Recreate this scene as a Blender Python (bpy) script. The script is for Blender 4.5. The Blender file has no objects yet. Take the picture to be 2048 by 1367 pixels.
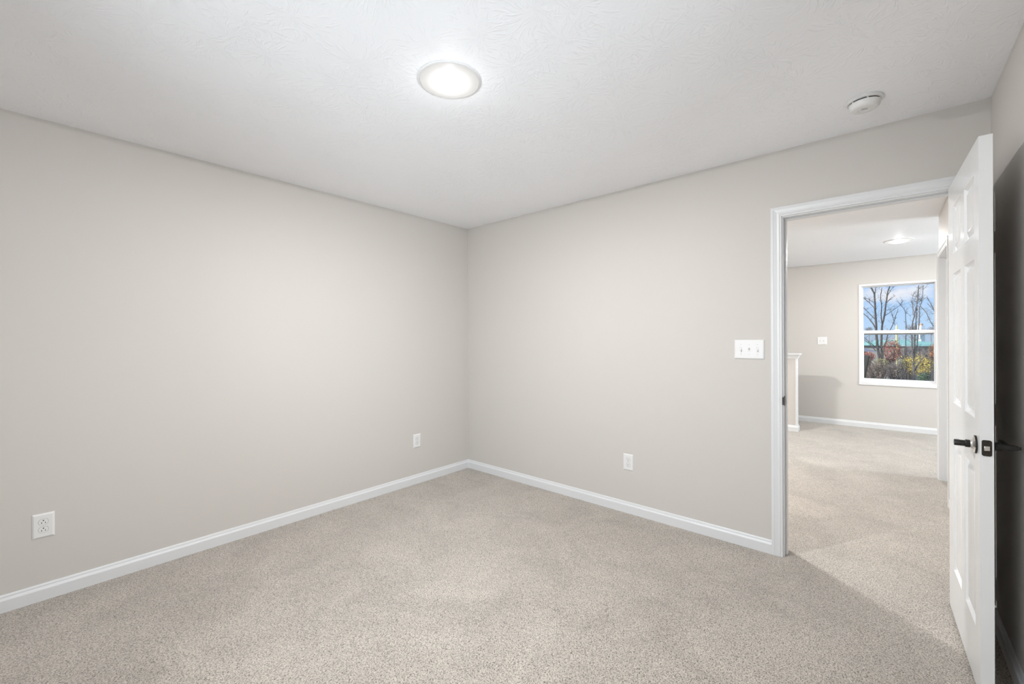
import bpy, bmesh, math, random
from math import pi, sin, cos, radians
from mathutils import Vector, Matrix, Euler

S = bpy.context.scene
COL = S.collection

# ------------------------------------------------------------------ camera
CAM = Vector((3.2249, -2.9978, 1.3137))
YAW, ROLL, FPX, PY = 0.718703, -0.003989, 853.675, 677.224
cd = bpy.data.cameras.new('camera'); cam = bpy.data.objects.new('camera', cd); COL.objects.link(cam)
cd.sensor_fit = 'HORIZONTAL'; cd.sensor_width = 36; cd.lens = FPX*36/2048
cd.shift_y = -(683.5-PY)/2048; cd.clip_start = 0.02; cd.clip_end = 400
cam.matrix_world = Matrix.Translation(CAM) @ Matrix.Rotation(YAW, 4, 'Z') @ Matrix.Rotation(pi/2, 4, 'X') @ Matrix.Rotation(ROLL, 4, 'Z')
S.camera = cam

# ------------------------------------------------------------------ view
S.view_settings.view_transform = 'Standard'; S.view_settings.look = 'None'
S.view_settings.gamma = 1.0; S.view_settings.use_curve_mapping = False
S.view_settings.exposure = 0.0
S.render.engine = 'CYCLES'
S.cycles.use_denoising = True
try:
    S.cycles.denoiser = 'OPENIMAGEDENOISE'; S.cycles.denoising_input_passes = 'RGB_ALBEDO_NORMAL'
except Exception: pass
S.cycles.max_bounces = 12; S.cycles.diffuse_bounces = 8; S.cycles.glossy_bounces = 4
S.cycles.transparent_max_bounces = 16; S.cycles.sample_clamp_indirect = 8; S.cycles.caustics_reflective = False

H = 2.44            # ceiling height
RW = 3.602          # right wall
RY = -3.56          # rear wall
WT = 0.115          # wall thickness
FY = 5.10           # far wall of the loft
HL, HR = -1.6, 6.6  # loft left / right walls
GZ = -3.0           # ground outside

# ------------------------------------------------------------------ sky, sun, added window fill
def lin(c):
    c = c/255.0
    return c/12.92 if c <= 0.04045 else ((c+0.055)/1.055)**2.4
def rgb(r, g, b): return (lin(r), lin(g), lin(b), 1.0)

w = bpy.data.worlds.new('sky'); S.world = w; w.use_nodes = True
nt = w.node_tree; nt.nodes.clear()
def N(tree, kind, **kw):
    n = tree.nodes.new(kind)
    for k, v in kw.items(): setattr(n, k, v)
    return n
def L(tree, a, b): tree.links.new(a, b)
tc = N(nt, 'ShaderNodeTexCoord'); mp = N(nt, 'ShaderNodeMapping'); mp.inputs['Scale'].default_value = (5.0, 5.0, 11.0)
mp.inputs['Location'].default_value = (0.35, 0.6, 0.15)
L(nt, tc.outputs['Generated'], mp.inputs['Vector'])
nz = N(nt, 'ShaderNodeTexNoise'); nz.inputs['Scale'].default_value = 1.6; nz.inputs['Detail'].default_value = 6; nz.inputs['Roughness'].default_value = 0.55
L(nt, mp.outputs['Vector'], nz.inputs['Vector'])
cr = N(nt, 'ShaderNodeValToRGB'); cr.color_ramp.elements[0].position = 0.56; cr.color_ramp.elements[1].position = 0.74
L(nt, nz.outputs['Fac'], cr.inputs['Fac'])
sx = N(nt, 'ShaderNodeSeparateXYZ'); L(nt, tc.outputs['Generated'], sx.inputs['Vector'])
gr = N(nt, 'ShaderNodeValToRGB'); e = gr.color_ramp.elements
e[0].position = 0.0; e[0].color = rgb(192, 220, 250); e[1].position = 0.22; e[1].color = rgb(126, 182, 248)
L(nt, sx.outputs['Z'], gr.inputs['Fac'])
mx = N(nt, 'ShaderNodeMix', data_type='RGBA'); L(nt, cr.outputs['Color'], mx.inputs['Factor'])
L(nt, gr.outputs['Color'], mx.inputs['A']); mx.inputs['B'].default_value = rgb(246, 244, 248)
bg = N(nt, 'ShaderNodeBackground'); bg.inputs['Strength'].default_value = 1.12
L(nt, mx.outputs['Result'], bg.inputs['Color'])
wo = N(nt, 'ShaderNodeOutputWorld'); L(nt, bg.outputs['Background'], wo.inputs['Surface'])

def light(name, kind, loc, energy, color=(1, 1, 1), rot=(0, 0, 0), **kw):
    d = bpy.data.lights.new(name, kind); d.energy = energy; d.color = color
    for k, v in kw.items(): setattr(d, k, v)
    o = bpy.data.objects.new(name, d); COL.objects.link(o); o.location = loc; o.rotation_euler = rot
    return o
sun = light('sun', 'SUN', (-20, 5, 20), 9.0, (1.0, 0.93, 0.82), angle=radians(0.6))
sun.rotation_euler = Vector((0.55, 0.60, -0.58)).to_track_quat('-Z', 'Y').to_euler()
# fill lamps behind windows added out of view: right wall, rear wall, loft side
FILL_BED, FILL_REAR, FILL_LOFT, LAMP_W = 44.0, 56.0, 230.0, 105.0
light('added_fill_right', 'AREA', (RW+WT+0.05, -2.35, 1.50), FILL_BED, (0.86, 0.935, 1.0), rot=(radians(90), 0, radians(90)),
      shape='RECTANGLE', size=1.5, size_y=1.25)
light('added_fill_rear', 'AREA', (1.91, RY-WT-0.05, 1.35), FILL_REAR, (0.86, 0.935, 1.0), rot=(radians(90), 0, 0),
      shape='RECTANGLE', size=1.5, size_y=1.25)
light('added_fill_loft', 'AREA', (HR+WT+0.05, 3.75, 1.45), FILL_LOFT, (0.86, 0.94, 1.0), rot=(radians(90), 0, radians(90)),
      shape='RECTANGLE', size=1.6, size_y=1.4)

# ------------------------------------------------------------------ materials
MATS = {}
def new_mat(name):
    m = bpy.data.materials.new(name); m.use_nodes = True; m.node_tree.nodes.clear()
    t = m.node_tree; out = N(t, 'ShaderNodeOutputMaterial'); p = N(t, 'ShaderNodeBsdfPrincipled')
    L(t, p.outputs['BSDF'], out.inputs['Surface']); MATS[name] = m
    return m, t, p
def paint(name, col, rough=0.5, spec=0.5, metal=0.0, bump=0.0, bscale=400, var=0.0, vscale=6):
    m, t, p = new_mat(name)
    p.inputs['Base Color'].default_value = col; p.inputs['Roughness'].default_value = rough
    p.inputs['Specular IOR Level'].default_value = spec; p.inputs['Metallic'].default_value = metal
    c = N(t, 'ShaderNodeTexCoord')
    n = N(t, 'ShaderNodeTexNoise'); n.inputs['Scale'].default_value = bscale; n.inputs['Detail'].default_value = 2
    L(t, c.outputs['Object'], n.inputs['Vector'])
    if bump:
        b = N(t, 'ShaderNodeBump'); b.inputs['Strength'].default_value = bump; b.inputs['Distance'].default_value = 0.001
        L(t, n.outputs['Fac'], b.inputs['Height']); L(t, b.outputs['Normal'], p.inputs['Normal'])
    if var:
        n2 = N(t, 'ShaderNodeTexNoise'); n2.inputs['Scale'].default_value = vscale; n2.inputs['Detail'].default_value = 4
        L(t, c.outputs['Object'], n2.inputs['Vector'])
        h = N(t, 'ShaderNodeHueSaturation'); h.inputs['Color'].default_value = col
        mr = N(t, 'ShaderNodeMapRange'); mr.inputs['From Min'].default_value = 0.3; mr.inputs['From Max'].default_value = 0.7
        mr.inputs['To Min'].default_value = 1-var; mr.inputs['To Max'].default_value = 1+var
        L(t, n2.outputs['Fac'], mr.inputs['Value']); L(t, mr.outputs['Result'], h.inputs['Value'])
        L(t, h.outputs['Color'], p.inputs['Base Color'])
    return m

M_wall = paint('wall_paint', (0.567, 0.539, 0.508, 1), 0.62, 0.3, bump=0.10, bscale=260)
M_trim = paint('trim_paint', (0.675, 0.682, 0.690, 1), 0.30, 0.5)
M_door = paint('door_paint', (0.725, 0.73, 0.735, 1), 0.20, 0.5)
M_plastic = paint('white_plastic', (0.725, 0.72, 0.715, 1), 0.35, 0.5, bump=0.01)
M_vinyl = paint('window_vinyl', (0.74, 0.74, 0.745, 1), 0.35, 0.5, bump=0.01)
M_slot = paint('slot_dark', (0.02, 0.02, 0.02, 1), 0.6, 0.3, bump=0.01)
M_grey = paint('shadow_gap_grey', (0.25, 0.25, 0.25, 1), 0.6, 0.3, bump=0.01)
M_black = paint('matte_black_metal', (0.018, 0.017, 0.016, 1), 0.38, 0.5, metal=0.3, bump=0.02)
M_bronze = paint('dark_bronze_metal', (0.035, 0.028, 0.022, 1), 0.40, 0.5, metal=0.5, bump=0.02)
M_nickel = paint('satin_nickel', (0.72, 0.70, 0.67, 1), 0.28, 0.5, metal=0.9, bump=0.02)
M_bark = paint('bark', (0.075, 0.070, 0.070, 1), 0.9, 0.2, bump=0.3, bscale=30, var=0.3, vscale=8)
M_barkpale = paint('pale_bark', (0.12, 0.115, 0.115, 1), 0.9, 0.2, bump=0.3, bscale=30, var=0.3, vscale=8)
M_yleaf = paint('yellow_leaves', (0.74, 0.60, 0.14, 1), 0.7, 0.2, var=0.45, vscale=5)
M_rleaf = paint('red_leaves', (0.46, 0.18, 0.13, 1), 0.7, 0.2, var=0.5, vscale=5)
M_oleaf = paint('orange_leaves', (0.55, 0.26, 0.09, 1), 0.7, 0.2, var=0.5, vscale=5)
M_bleaf = paint('brown_brush', (0.30, 0.235, 0.20, 1), 0.8, 0.2, var=0.6, vscale=4)
M_bleaf2 = paint('grey_brush', (0.27, 0.235, 0.225, 1), 0.8, 0.2, var=0.6, vscale=4)
M_gleaf = paint('evergreen_needles', (0.09, 0.17, 0.10, 1), 0.8, 0.2, var=0.5, vscale=5)
M_oliveleaf = paint('olive_leaves', (0.36, 0.34, 0.16, 1), 0.8, 0.2, var=0.5, vscale=5)
M_teal = paint('teal_roof', (0.22, 0.46, 0.43, 1), 0.6, 0.3, var=0.15, vscale=2)
M_slate = paint('slate_roof', (0.18, 0.19, 0.25, 1), 0.8, 0.3, var=0.25, vscale=3)
M_siding = paint('grey_siding', (0.20, 0.22, 0.23, 1), 0.8, 0.3, var=0.15, vscale=2)
M_white = paint('white_render', (0.85, 0.84, 0.85, 1), 0.7, 0.3, var=0.03)
M_brown = paint('brown_cap', (0.30, 0.21, 0.15, 1), 0.8, 0.3, var=0.2)
M_yellow = paint('yellow_paint', (0.72, 0.66, 0.28, 1), 0.6, 0.3, var=0.05)
M_panel = paint('charcoal_panel', (0.045, 0.052, 0.052, 1), 0.5, 0.4, var=0.1)
M_panelrim = paint('black_rim', (0.010, 0.010, 0.010, 1), 0.5, 0.4, var=0.1)
M_haze = paint('hazed_bark', (0.24, 0.24, 0.27, 1), 0.9, 0.2, var=0.2)  # distance haze put into the bark colour of the far trees
M_ground = paint('leaf_litter', (0.30, 0.25, 0.20, 1), 0.95, 0.1, bump=0.4, bscale=8, var=0.5, vscale=1.2)

def ceiling_mat():
    m, t, p = new_mat('ceiling_stomp_texture')
    p.inputs['Base Color'].default_value = (0.875, 0.885, 0.915, 1); p.inputs['Roughness'].default_value = 0.55
    p.inputs['Specular IOR Level'].default_value = 0.35
    c = N(t, 'ShaderNodeTexCoord')
    def stamp(scale, off, seed):
        wn = N(t, 'ShaderNodeTexNoise'); wn.inputs['Scale'].default_value = 9; wn.inputs['Detail'].default_value = 1
        L(t, c.outputs['Object'], wn.inputs['Vector'])
        ws = N(t, 'ShaderNodeVectorMath', operation='SCALE'); L(t, wn.outputs['Color'], ws.inputs[0]); ws.inputs['Scale'].default_value = 0.08
        ad = N(t, 'ShaderNodeVectorMath', operation='ADD'); L(t, c.outputs['Object'], ad.inputs[0]); L(t, ws.outputs[0], ad.inputs[1])
        ml = N(t, 'ShaderNodeVectorMath', operation='MULTIPLY_ADD'); L(t, ad.outputs[0], ml.inputs[0])
        ml.inputs[1].default_value = (scale, scale, 0); ml.inputs[2].default_value = (off, off*1.7, 0)
        v = N(t, 'ShaderNodeTexVoronoi', voronoi_dimensions='2D', feature='F1'); v.inputs['Scale'].default_value = 1.0
        v.inputs['Randomness'].default_value = 0.9
        L(t, ml.outputs[0], v.inputs['Vector'])
        df = N(t, 'ShaderNodeVectorMath', operation='SUBTRACT'); L(t, ml.outputs[0], df.inputs[0]); L(t, v.outputs['Position'], df.inputs[1])
        nm = N(t, 'ShaderNodeVectorMath', operation='NORMALIZE'); L(t, df.outputs[0], nm.inputs[0])
        s2 = N(t, 'ShaderNodeVectorMath', operation='SCALE'); L(t, nm.outputs[0], s2.inputs[0]); s2.inputs['Scale'].default_value = 9.0
        sp = N(t, 'ShaderNodeSeparateXYZ'); L(t, s2.outputs[0], sp.inputs[0])
        sc = N(t, 'ShaderNodeSeparateColor'); L(t, v.outputs['Color'], sc.inputs[0])
        zz = N(t, 'ShaderNodeMath', operation='MULTIPLY_ADD'); L(t, v.outputs['Distance'], zz.inputs[0]); zz.inputs[1].default_value = 4.5
        z2 = N(t, 'ShaderNodeMath', operation='MULTIPLY_ADD'); L(t, sc.outputs[0], z2.inputs[0]); z2.inputs[1].default_value = 60.0; z2.inputs[2].default_value = seed
        L(t, z2.outputs[0], zz.inputs[2])
        cb = N(t, 'ShaderNodeCombineXYZ'); L(t, sp.outputs[0], cb.inputs[0]); L(t, sp.outputs[1], cb.inputs[1]); L(t, zz.outputs[0], cb.inputs[2])
        n = N(t, 'ShaderNodeTexNoise'); n.inputs['Scale'].default_value = 1.0; n.inputs['Detail'].default_value = 1.5
        L(t, cb.outputs[0], n.inputs['Vector'])
        mr = N(t, 'ShaderNodeMapRange', interpolation_type='SMOOTHSTEP'); L(t, n.outputs['Fac'], mr.inputs['Value'])
        mr.inputs['From Min'].default_value = 0.54; mr.inputs['From Max'].default_value = 0.66
        fd = N(t, 'ShaderNodeMapRange', interpolation_type='SMOOTHSTEP'); L(t, v.outputs['Distance'], fd.inputs['Value'])
        fd.inputs['From Min'].default_value = 0.25; fd.inputs['From Max'].default_value = 0.75
        fd.inputs['To Min'].default_value = 1; fd.inputs['To Max'].default_value = 0
        mm = N(t, 'ShaderNodeMath', operation='MULTIPLY'); L(t, mr.outputs[0], mm.inputs[0]); L(t, fd.outputs[0], mm.inputs[1])
        return mm
    a = stamp(3.2, 0.13, 3.0); b = stamp(4.0, 7.31, 19.0)
    mxm = N(t, 'ShaderNodeMath', operation='MAXIMUM'); L(t, a.outputs[0], mxm.inputs[0]); L(t, b.outputs[0], mxm.inputs[1])
    fn = N(t, 'ShaderNodeTexNoise'); fn.inputs['Scale'].default_value = 60; fn.inputs['Detail'].default_value = 3
    L(t, c.outputs['Object'], fn.inputs['Vector'])
    sm = N(t, 'ShaderNodeMath', operation='MULTIPLY_ADD'); L(t, fn.outputs['Fac'], sm.inputs[0]); sm.inputs[1].default_value = 0.35
    L(t, mxm.outputs[0], sm.inputs[2])
    bp = N(t, 'ShaderNodeBump'); bp.inputs['Strength'].default_value = 0.33; bp.inputs['Distance'].default_value = 0.004
    L(t, sm.outputs[0], bp.inputs['Height']); L(t, bp.outputs['Normal'], p.inputs['Normal'])
    return m
M_ceil = ceiling_mat()

def carpet_mat():
    m, t, p = new_mat('carpet_twist_pile')
    p.inputs['Roughness'].default_value = 0.95; p.inputs['Specular IOR Level'].default_value = 0.05
    p.inputs['Sheen Weight'].default_value = 0.30; p.inputs['Sheen Roughness'].default_value = 0.45
    c = N(t, 'ShaderNodeTexCoord')
    n1 = N(t, 'ShaderNodeTexNoise'); n1.inputs['Scale'].default_value = 230; n1.inputs['Detail'].default_value = 3; n1.inputs['Roughness'].default_value = 0.65
    n1.inputs['Distortion'].default_value = 0.9
    mpn = N(t, 'ShaderNodeMapping'); mpn.inputs['Rotation'].default_value = (0, 0, radians(35)); mpn.inputs['Scale'].default_value = (1.0, 0.72, 1)
    L(t, c.outputs['Object'], mpn.inputs['Vector']); L(t, mpn.outputs[0], n1.inputs['Vector'])
    v = N(t, 'ShaderNodeTexVoronoi', feature='F1'); v.inputs['Scale'].default_value = 290
    L(t, c.outputs['Object'], v.inputs['Vector'])
    ad = N(t, 'ShaderNodeMath', operation='MULTIPLY_ADD'); L(t, v.outputs['Distance'], ad.inputs[0]); ad.inputs[1].default_value = -0.22
    L(t, n1.outputs['Fac'], ad.inputs[2])
    r = N(t, 'ShaderNodeValToRGB'); e = r.color_ramp.elements
    e[0].position = 0.25; e[0].color = (0.120, 0.112, 0.092, 1)
    e[1].position = 0.56; e[1].color = (0.650, 0.597, 0.535, 1)
    k = r.color_ramp.elements.new(0.37); k.color = (0.435, 0.388, 0.340, 1)
    L(t, ad.outputs[0], r.inputs['Fac'])
    n2 = N(t, 'ShaderNodeTexNoise'); n2.inputs['Scale'].default_value = 2.6; n2.inputs['Detail'].default_value = 5; n2.inputs['Roughness'].default_value = 0.65
    n2.inputs['Distortion'].default_value = 0.8
    L(t, c.outputs['Object'], n2.inputs['Vector'])
    mr = N(t, 'ShaderNodeMapRange'); mr.inputs['From Min'].default_value = 0.3; mr.inputs['From Max'].default_value = 0.7
    mr.inputs['To Min'].default_value = 0.85; mr.inputs['To Max'].default_value = 1.12  # pile-lean shading mixed into the carpet colour as broad mottling
    n3 = N(t, 'ShaderNodeTexNoise'); n3.inputs['Scale'].default_value = 38; n3.inputs['Detail'].default_value = 3; n3.inputs['Roughness'].default_value = 0.6
    L(t, c.outputs['Object'], n3.inputs['Vector'])
    n23 = N(t, 'ShaderNodeMath', operation='MULTIPLY_ADD'); L(t, n3.outputs['Fac'], n23.inputs[0]); n23.inputs[1].default_value = 0.45; L(t, n2.outputs['Fac'], n23.inputs[2])
    n24 = N(t, 'ShaderNodeMath', operation='ADD'); L(t, n23.outputs[0], n24.inputs[0]); n24.inputs[1].default_value = -0.225
    L(t, n24.outputs[0], mr.inputs['Value'])
    h = N(t, 'ShaderNodeHueSaturation'); L(t, r.outputs['Color'], h.inputs['Color']); L(t, mr.outputs[0], h.inputs['Value'])
    L(t, h.outputs['Color'], p.inputs['Base Color'])
    b = N(t, 'ShaderNodeBump'); b.inputs['Strength'].default_value = 0.8; b.inputs['Distance'].default_value = 0.006
    L(t, ad.outputs[0], b.inputs['Height']); L(t, b.outputs['Normal'], p.inputs['Normal'])
    return m
M_carpet = carpet_mat()

def glass_mat():
    m = bpy.data.materials.new('window_glass'); m.use_nodes = True; t = m.node_tree; t.nodes.clear()
    out = N(t, 'ShaderNodeOutputMaterial'); tr = N(t, 'ShaderNodeBsdfTransparent'); gl = N(t, 'ShaderNodeBsdfGlossy')
    tr.inputs['Color'].default_value = (0.96, 0.97, 0.97, 1); gl.inputs['Roughness'].default_value = 0.01
    fr = N(t, 'ShaderNodeFresnel'); fr.inputs['IOR'].default_value = 1.45
    mxs = N(t, 'ShaderNodeMixShader'); L(t, fr.outputs[0], mxs.inputs[0]); L(t, tr.outputs[0], mxs.inputs[1]); L(t, gl.outputs[0], mxs.inputs[2])
    L(t, mxs.outputs[0], out.inputs['Surface']); return m
M_glass = glass_mat()
def screen_mat():
    m = bpy.data.materials.new('insect_mesh'); m.use_nodes = True; t = m.node_tree; t.nodes.clear()
    out = N(t, 'ShaderNodeOutputMaterial'); tr = N(t, 'ShaderNodeBsdfTransparent'); df = N(t, 'ShaderNodeBsdfDiffuse')
    df.inputs['Color'].default_value = (0.22, 0.22, 0.23, 1)
    mxs = N(t, 'ShaderNodeMixShader'); mxs.inputs[0].default_value = 0.15
    L(t, tr.outputs[0], mxs.inputs[1]); L(t, df.outputs[0], mxs.inputs[2]); L(t, mxs.outputs[0], out.inputs['Surface']); return m
M_screen = screen_mat()

def diffuser_mat(core, sigma, halo, R, rim):
    """lens of a disk light: brightest over the diode in its centre, fading to the rim"""
    m, t, p = new_mat('frosted_diffuser')
    p.inputs['Base Color'].default_value = (0.04, 0.04, 0.04, 1); p.inputs['Roughness'].default_value = 0.4
    c = N(t, 'ShaderNodeTexCoord'); s = N(t, 'ShaderNodeSeparateXYZ'); L(t, c.outputs['Object'], s.inputs[0])
    cb = N(t, 'ShaderNodeCombineXYZ'); L(t, s.outputs[0], cb.inputs[0]); L(t, s.outputs[1], cb.inputs[1])
    ln = N(t, 'ShaderNodeVectorMath', operation='LENGTH'); L(t, cb.outputs[0], ln.inputs[0])
    q = N(t, 'ShaderNodeMath', operation='MULTIPLY'); L(t, ln.outputs['Value'], q.inputs[0]); L(t, ln.outputs['Value'], q.inputs[1])
    q2 = N(t, 'ShaderNodeMath', operation='MULTIPLY'); L(t, q.outputs[0], q2.inputs[0]); q2.inputs[1].default_value = -1/(sigma*sigma)
    ex = N(t, 'ShaderNodeMath', operation='EXPONENT'); L(t, q2.outputs[0], ex.inputs[0])
    mr = N(t, 'ShaderNodeMapRange', interpolation_type='SMOOTHSTEP'); L(t, ln.outputs['Value'], mr.inputs['Value'])
    mr.inputs['From Min'].default_value = R*0.25; mr.inputs['From Max'].default_value = R
    mr.inputs['To Min'].default_value = halo; mr.inputs['To Max'].default_value = rim
    ma = N(t, 'ShaderNodeMath', operation='MULTIPLY_ADD'); L(t, ex.outputs[0], ma.inputs[0]); ma.inputs[1].default_value = core; L(t, mr.outputs[0], ma.inputs[2])
    p.inputs['Emission Color'].default_value = (1.0, 0.985, 0.96, 1)
    L(t, ma.outputs[0], p.inputs['Emission Strength'])
    tr = N(t, 'ShaderNodeBsdfTransparent'); ms = N(t, 'ShaderNodeMixShader'); ms.inputs[0].default_value = 0.65
    out = [n for n in t.nodes if n.type == 'OUTPUT_MATERIAL'][0]
    L(t, tr.outputs[0], ms.inputs[1]); L(t, p.outputs[0], ms.inputs[2]); L(t, ms.outputs[0], out.inputs['Surface'])
    return m
M_diff = diffuser_mat(60.0, 0.026, 0.95, 0.116, 0.60)
M_diff_hall = diffuser_mat(120.0, 0.030, 1.0, 0.118, 0.62)

# ------------------------------------------------------------------ mesh helpers
def BM(): return bmesh.new()
def box(bm, x0, x1, y0, y1, z0, z1):
    vs = [bm.verts.new(p) for p in ((x0,y0,z0),(x1,y0,z0),(x1,y1,z0),(x0,y1,z0),(x0,y0,z1),(x1,y0,z1),(x1,y1,z1),(x0,y1,z1))]
    for f in ((0,3,2,1),(4,5,6,7),(0,1,5,4),(1,2,6,5),(2,3,7,6),(3,0,4,7)): bm.faces.new([vs[i] for i in f])
    return vs
def bevelled_box(bm, x0, x1, y0, y1, z0, z1, r=0.002, seg=2):
    b2 = BM(); box(b2, x0, x1, y0, y1, z0, z1)
    bmesh.ops.bevel(b2, geom=b2.edges[:], offset=r, segments=seg, affect='EDGES', profile=0.5)
    merge(bm, b2)
def merge(bm, other, mat=None):
    me = bpy.data.meshes.new('tmp'); other.to_mesh(me); other.free()
    if mat is not None: me.transform(mat)
    bm.from_mesh(me); bpy.data.meshes.remove(me)
def lathe(bm, prof, seg=48, mat=None, cap0=True, cap1=True):
    """prof: list of (r, z) around local Z"""
    b2 = BM(); rings = []
    for r, z in prof:
        rings.append([b2.verts.new((r*cos(2*pi*i/seg), r*sin(2*pi*i/seg), z)) for i in range(seg)])
    for a, b in zip(rings, rings[1:]):
        for i in range(seg):
            b2.faces.new((a[i], a[(i+1) % seg], b[(i+1) % seg], b[i]))
    if cap0: b2.faces.new(list(reversed(rings[0])))
    if cap1: b2.faces.new(rings[-1])
    bmesh.ops.recalc_face_normals(b2, faces=b2.faces[:])
    merge(bm, b2, mat)
def tube(bm, pts, rads, seg=10):
    pts = [Vector(p) for p in pts]; n = len(pts); rings = []
    up = Vector((0, 0, 1))
    for i, p in enumerate(pts):
        d = (pts[min(i+1, n-1)] - pts[max(i-1, 0)]).normalized()
        a = d.cross(up)
        if a.length < 0.05: a = d.cross(Vector((1, 0, 0)))
        a.normalize(); b = d.cross(a).normalized()
        r = rads[i] if hasattr(rads, '__len__') else rads
        rings.append([bm.verts.new(p + a*(r*cos(2*pi*k/seg)) + b*(r*sin(2*pi*k/seg))) for k in range(seg)])
    for A, B in zip(rings, rings[1:]):
        for k in range(seg):
            try: bm.faces.new((A[k], A[(k+1) % seg], B[(k+1) % seg], B[k]))
            except ValueError: pass
    bm.faces.new(list(reversed(rings[0]))); bm.faces.new(rings[-1])
def obj(name, bm, mat, parent=None, smooth=None, label=None, loc=None, rot=None):
    bmesh.ops.recalc_face_normals(bm, faces=bm.faces[:])
    me = bpy.data.meshes.new(name); bm.to_mesh(me); bm.free()
    me.materials.append(mat)
    if smooth is not None:
        me.shade_smooth()
        try: me.set_sharp_from_angle(angle=radians(smooth))
        except Exception: pass
    o = bpy.data.objects.new(name, me); COL.objects.link(o)
    if parent is not None: o.parent = parent
    if loc is not None: o.location = loc
    if rot is not None: o.rotation_euler = rot
    if label: o['label'] = label
    return o
def tag(o, label, cat, group=None, kind=None):
    if label: o['label'] = label
    if cat: o['category'] = cat
    if group: o['group'] = group
    if kind: o['kind'] = kind
    return o
def thing(name, label, cat, loc=(0, 0, 0), rot=(0, 0, 0), group=None, kind=None):
    o = bpy.data.objects.new(name, None); COL.objects.link(o); o.location = loc; o.rotation_euler = rot
    o.empty_display_size = 0.1
    return tag(o, label, cat, group, kind)
def struct(name, bm, mat, label, cat, smooth=None):
    o = obj(name, bm, mat, smooth=smooth); return tag(o, label, cat, kind='structure')

# sweep a profile of (out, up) points along a straight baseboard run from A to B; 'nrm' points into the room
def run(bm, A, B, nrm, prof, cut0=0.0, cut1=0.0):
    """cut0/cut1: mitre, how far the end moves along the run per metre of 'out' (+ shortens)"""
    A, B, nrm = Vector(A), Vector(B), Vector(nrm); d = (B-A).normalized(); rings = []
    for P, k, sg in ((A, cut0, 1), (B, cut1, -1)):
        rings.append([bm.verts.new(P + nrm*o + Vector((0, 0, u)) + d*(sg*k*o)) for o, u in prof])
    n = len(prof)
    for i in range(n):
        bm.faces.new((rings[0][i], rings[0][(i+1) % n], rings[1][(i+1) % n], rings[1][i]))
    bm.faces.new(list(reversed(rings[0]))); bm.faces.new(rings[1])
BASE = [(0, 0), (0.014, 0), (0.014, 0.056), (0.0125, 0.0605), (0.0095, 0.0635), (0.0075, 0.068), (0.0065, 0.076), (0.004, 0.082), (0, 0.083)]
CASING = [(0.0, 0.0), (0.0, 0.009), (0.004, 0.0105), (0.009, 0.0105), (0.013, 0.0135), (0.024, 0.0125), (0.040, 0.0155), (0.044, 0.0175), (0.052, 0.0175), (0.057, 0.015), (0.057, 0.0)]
def casing(bm, a0, a1, top, place, bottom=0.0):
    """U-shaped mitred door casing; place(a, t, z) -> xyz, a along the wall, t out of the wall"""
    n = len(CASING); rings = []
    for k in range(4):
        ring = []
        for s, t in CASING:
            a, z = ((a0-s, bottom), (a0-s, top+s), (a1+s, top+s), (a1+s, bottom))[k]
            ring.append(bm.verts.new(place(a, t, z)))
        rings.append(ring)
    for A, B in zip(rings, rings[1:]):
        for i in range(n): bm.faces.new((A[i], A[(i+1) % n], B[(i+1) % n], B[i]))
    bm.faces.new(rings[0]); bm.faces.new(rings[-1])

# ------------------------------------------------------------------ the shell
bm = BM(); box(bm, HL-WT, HR+WT, RY-WT, FY+WT, -0.25, 0.0)
struct('floor', bm, M_carpet, 'beige speckled twist pile carpet through bedroom and loft', 'carpet floor')
bm = BM(); box(bm, HL-WT, HR+WT, RY-WT, FY+WT, H, H+0.20)
struct('ceiling', bm, M_ceil, 'white ceiling with stomped brush texture', 'ceiling')
bm = BM(); box(bm, -WT, 0, RY-WT, WT, 0, H)
struct('wall_left', bm, M_wall, 'long taupe wall at the left with two outlets', 'wall')
OX0, OX1, OZ = 2.745, 3.507, 2.055           # rough opening of the bedroom doorway
bm = BM(); box(bm, 0, OX0, 0, WT, 0, H); box(bm, OX1, RW, 0, WT, 0, H); box(bm, OX0, OX1, 0, WT, OZ, H)
struct('wall_back', bm, M_wall, 'taupe wall with the doorway, light switches and one outlet', 'wall')
bm = BM(); a, b, z0, z1 = -3.12, -1.58, 0.85, 2.15
box(bm, RW, RW+WT, RY-WT, a, 0, H); box(bm, RW, RW+WT, b, WT, 0, H); box(bm, RW, RW+WT, a, b, 0, z0); box(bm, RW, RW+WT, a, b, z1, H)
struct('wall_right', bm, M_wall, 'taupe wall behind the open door at the right edge', 'wall')
bm = BM(); a, b, z0, z1 = 1.14, 2.68, 0.70, 2.00
box(bm, 0, a, RY-WT, RY, 0, H); box(bm, b, RW, RY-WT, RY, 0, H); box(bm, a, b, RY-WT, RY, 0, z0); box(bm, a, b, RY-WT, RY, z1, H)
struct('wall_rear', bm, M_wall, 'taupe wall behind the camera', 'wall')
# loft
LY = 2.615                                   # outside corner of the hall's right wall
DY0, DY1, DZ = 1.745, 2.548, 2.055           # rough opening in the hall's right wall
bm = BM(); box(bm, RW, RW+WT, WT, DY0, 0, H); box(bm, RW, RW+WT, DY1, LY, 0, H); box(bm, RW, RW+WT, DY0, DY1, DZ, H)
struct('wall_hall', bm, M_wall, 'taupe hall wall with a cased doorway just beyond the open door', 'wall')
bm = BM(); box(bm, RW+WT, HR, LY-WT, LY, 0, H)
struct('wall_loft_front', bm, M_wall, 'taupe loft wall hidden around the hall corner', 'wall')
WX0, WX1, WZ0, WZ1 = 2.931, 3.764, 0.642, 2.090
bm = BM(); box(bm, HL-WT, WX0, FY, FY+WT, 0, H); box(bm, WX1, HR+WT, FY, FY+WT, 0, H)
box(bm, WX0, WX1, FY, FY+WT, 0, WZ0); box(bm, WX0, WX1, FY, FY+WT, WZ1, H)
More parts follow.
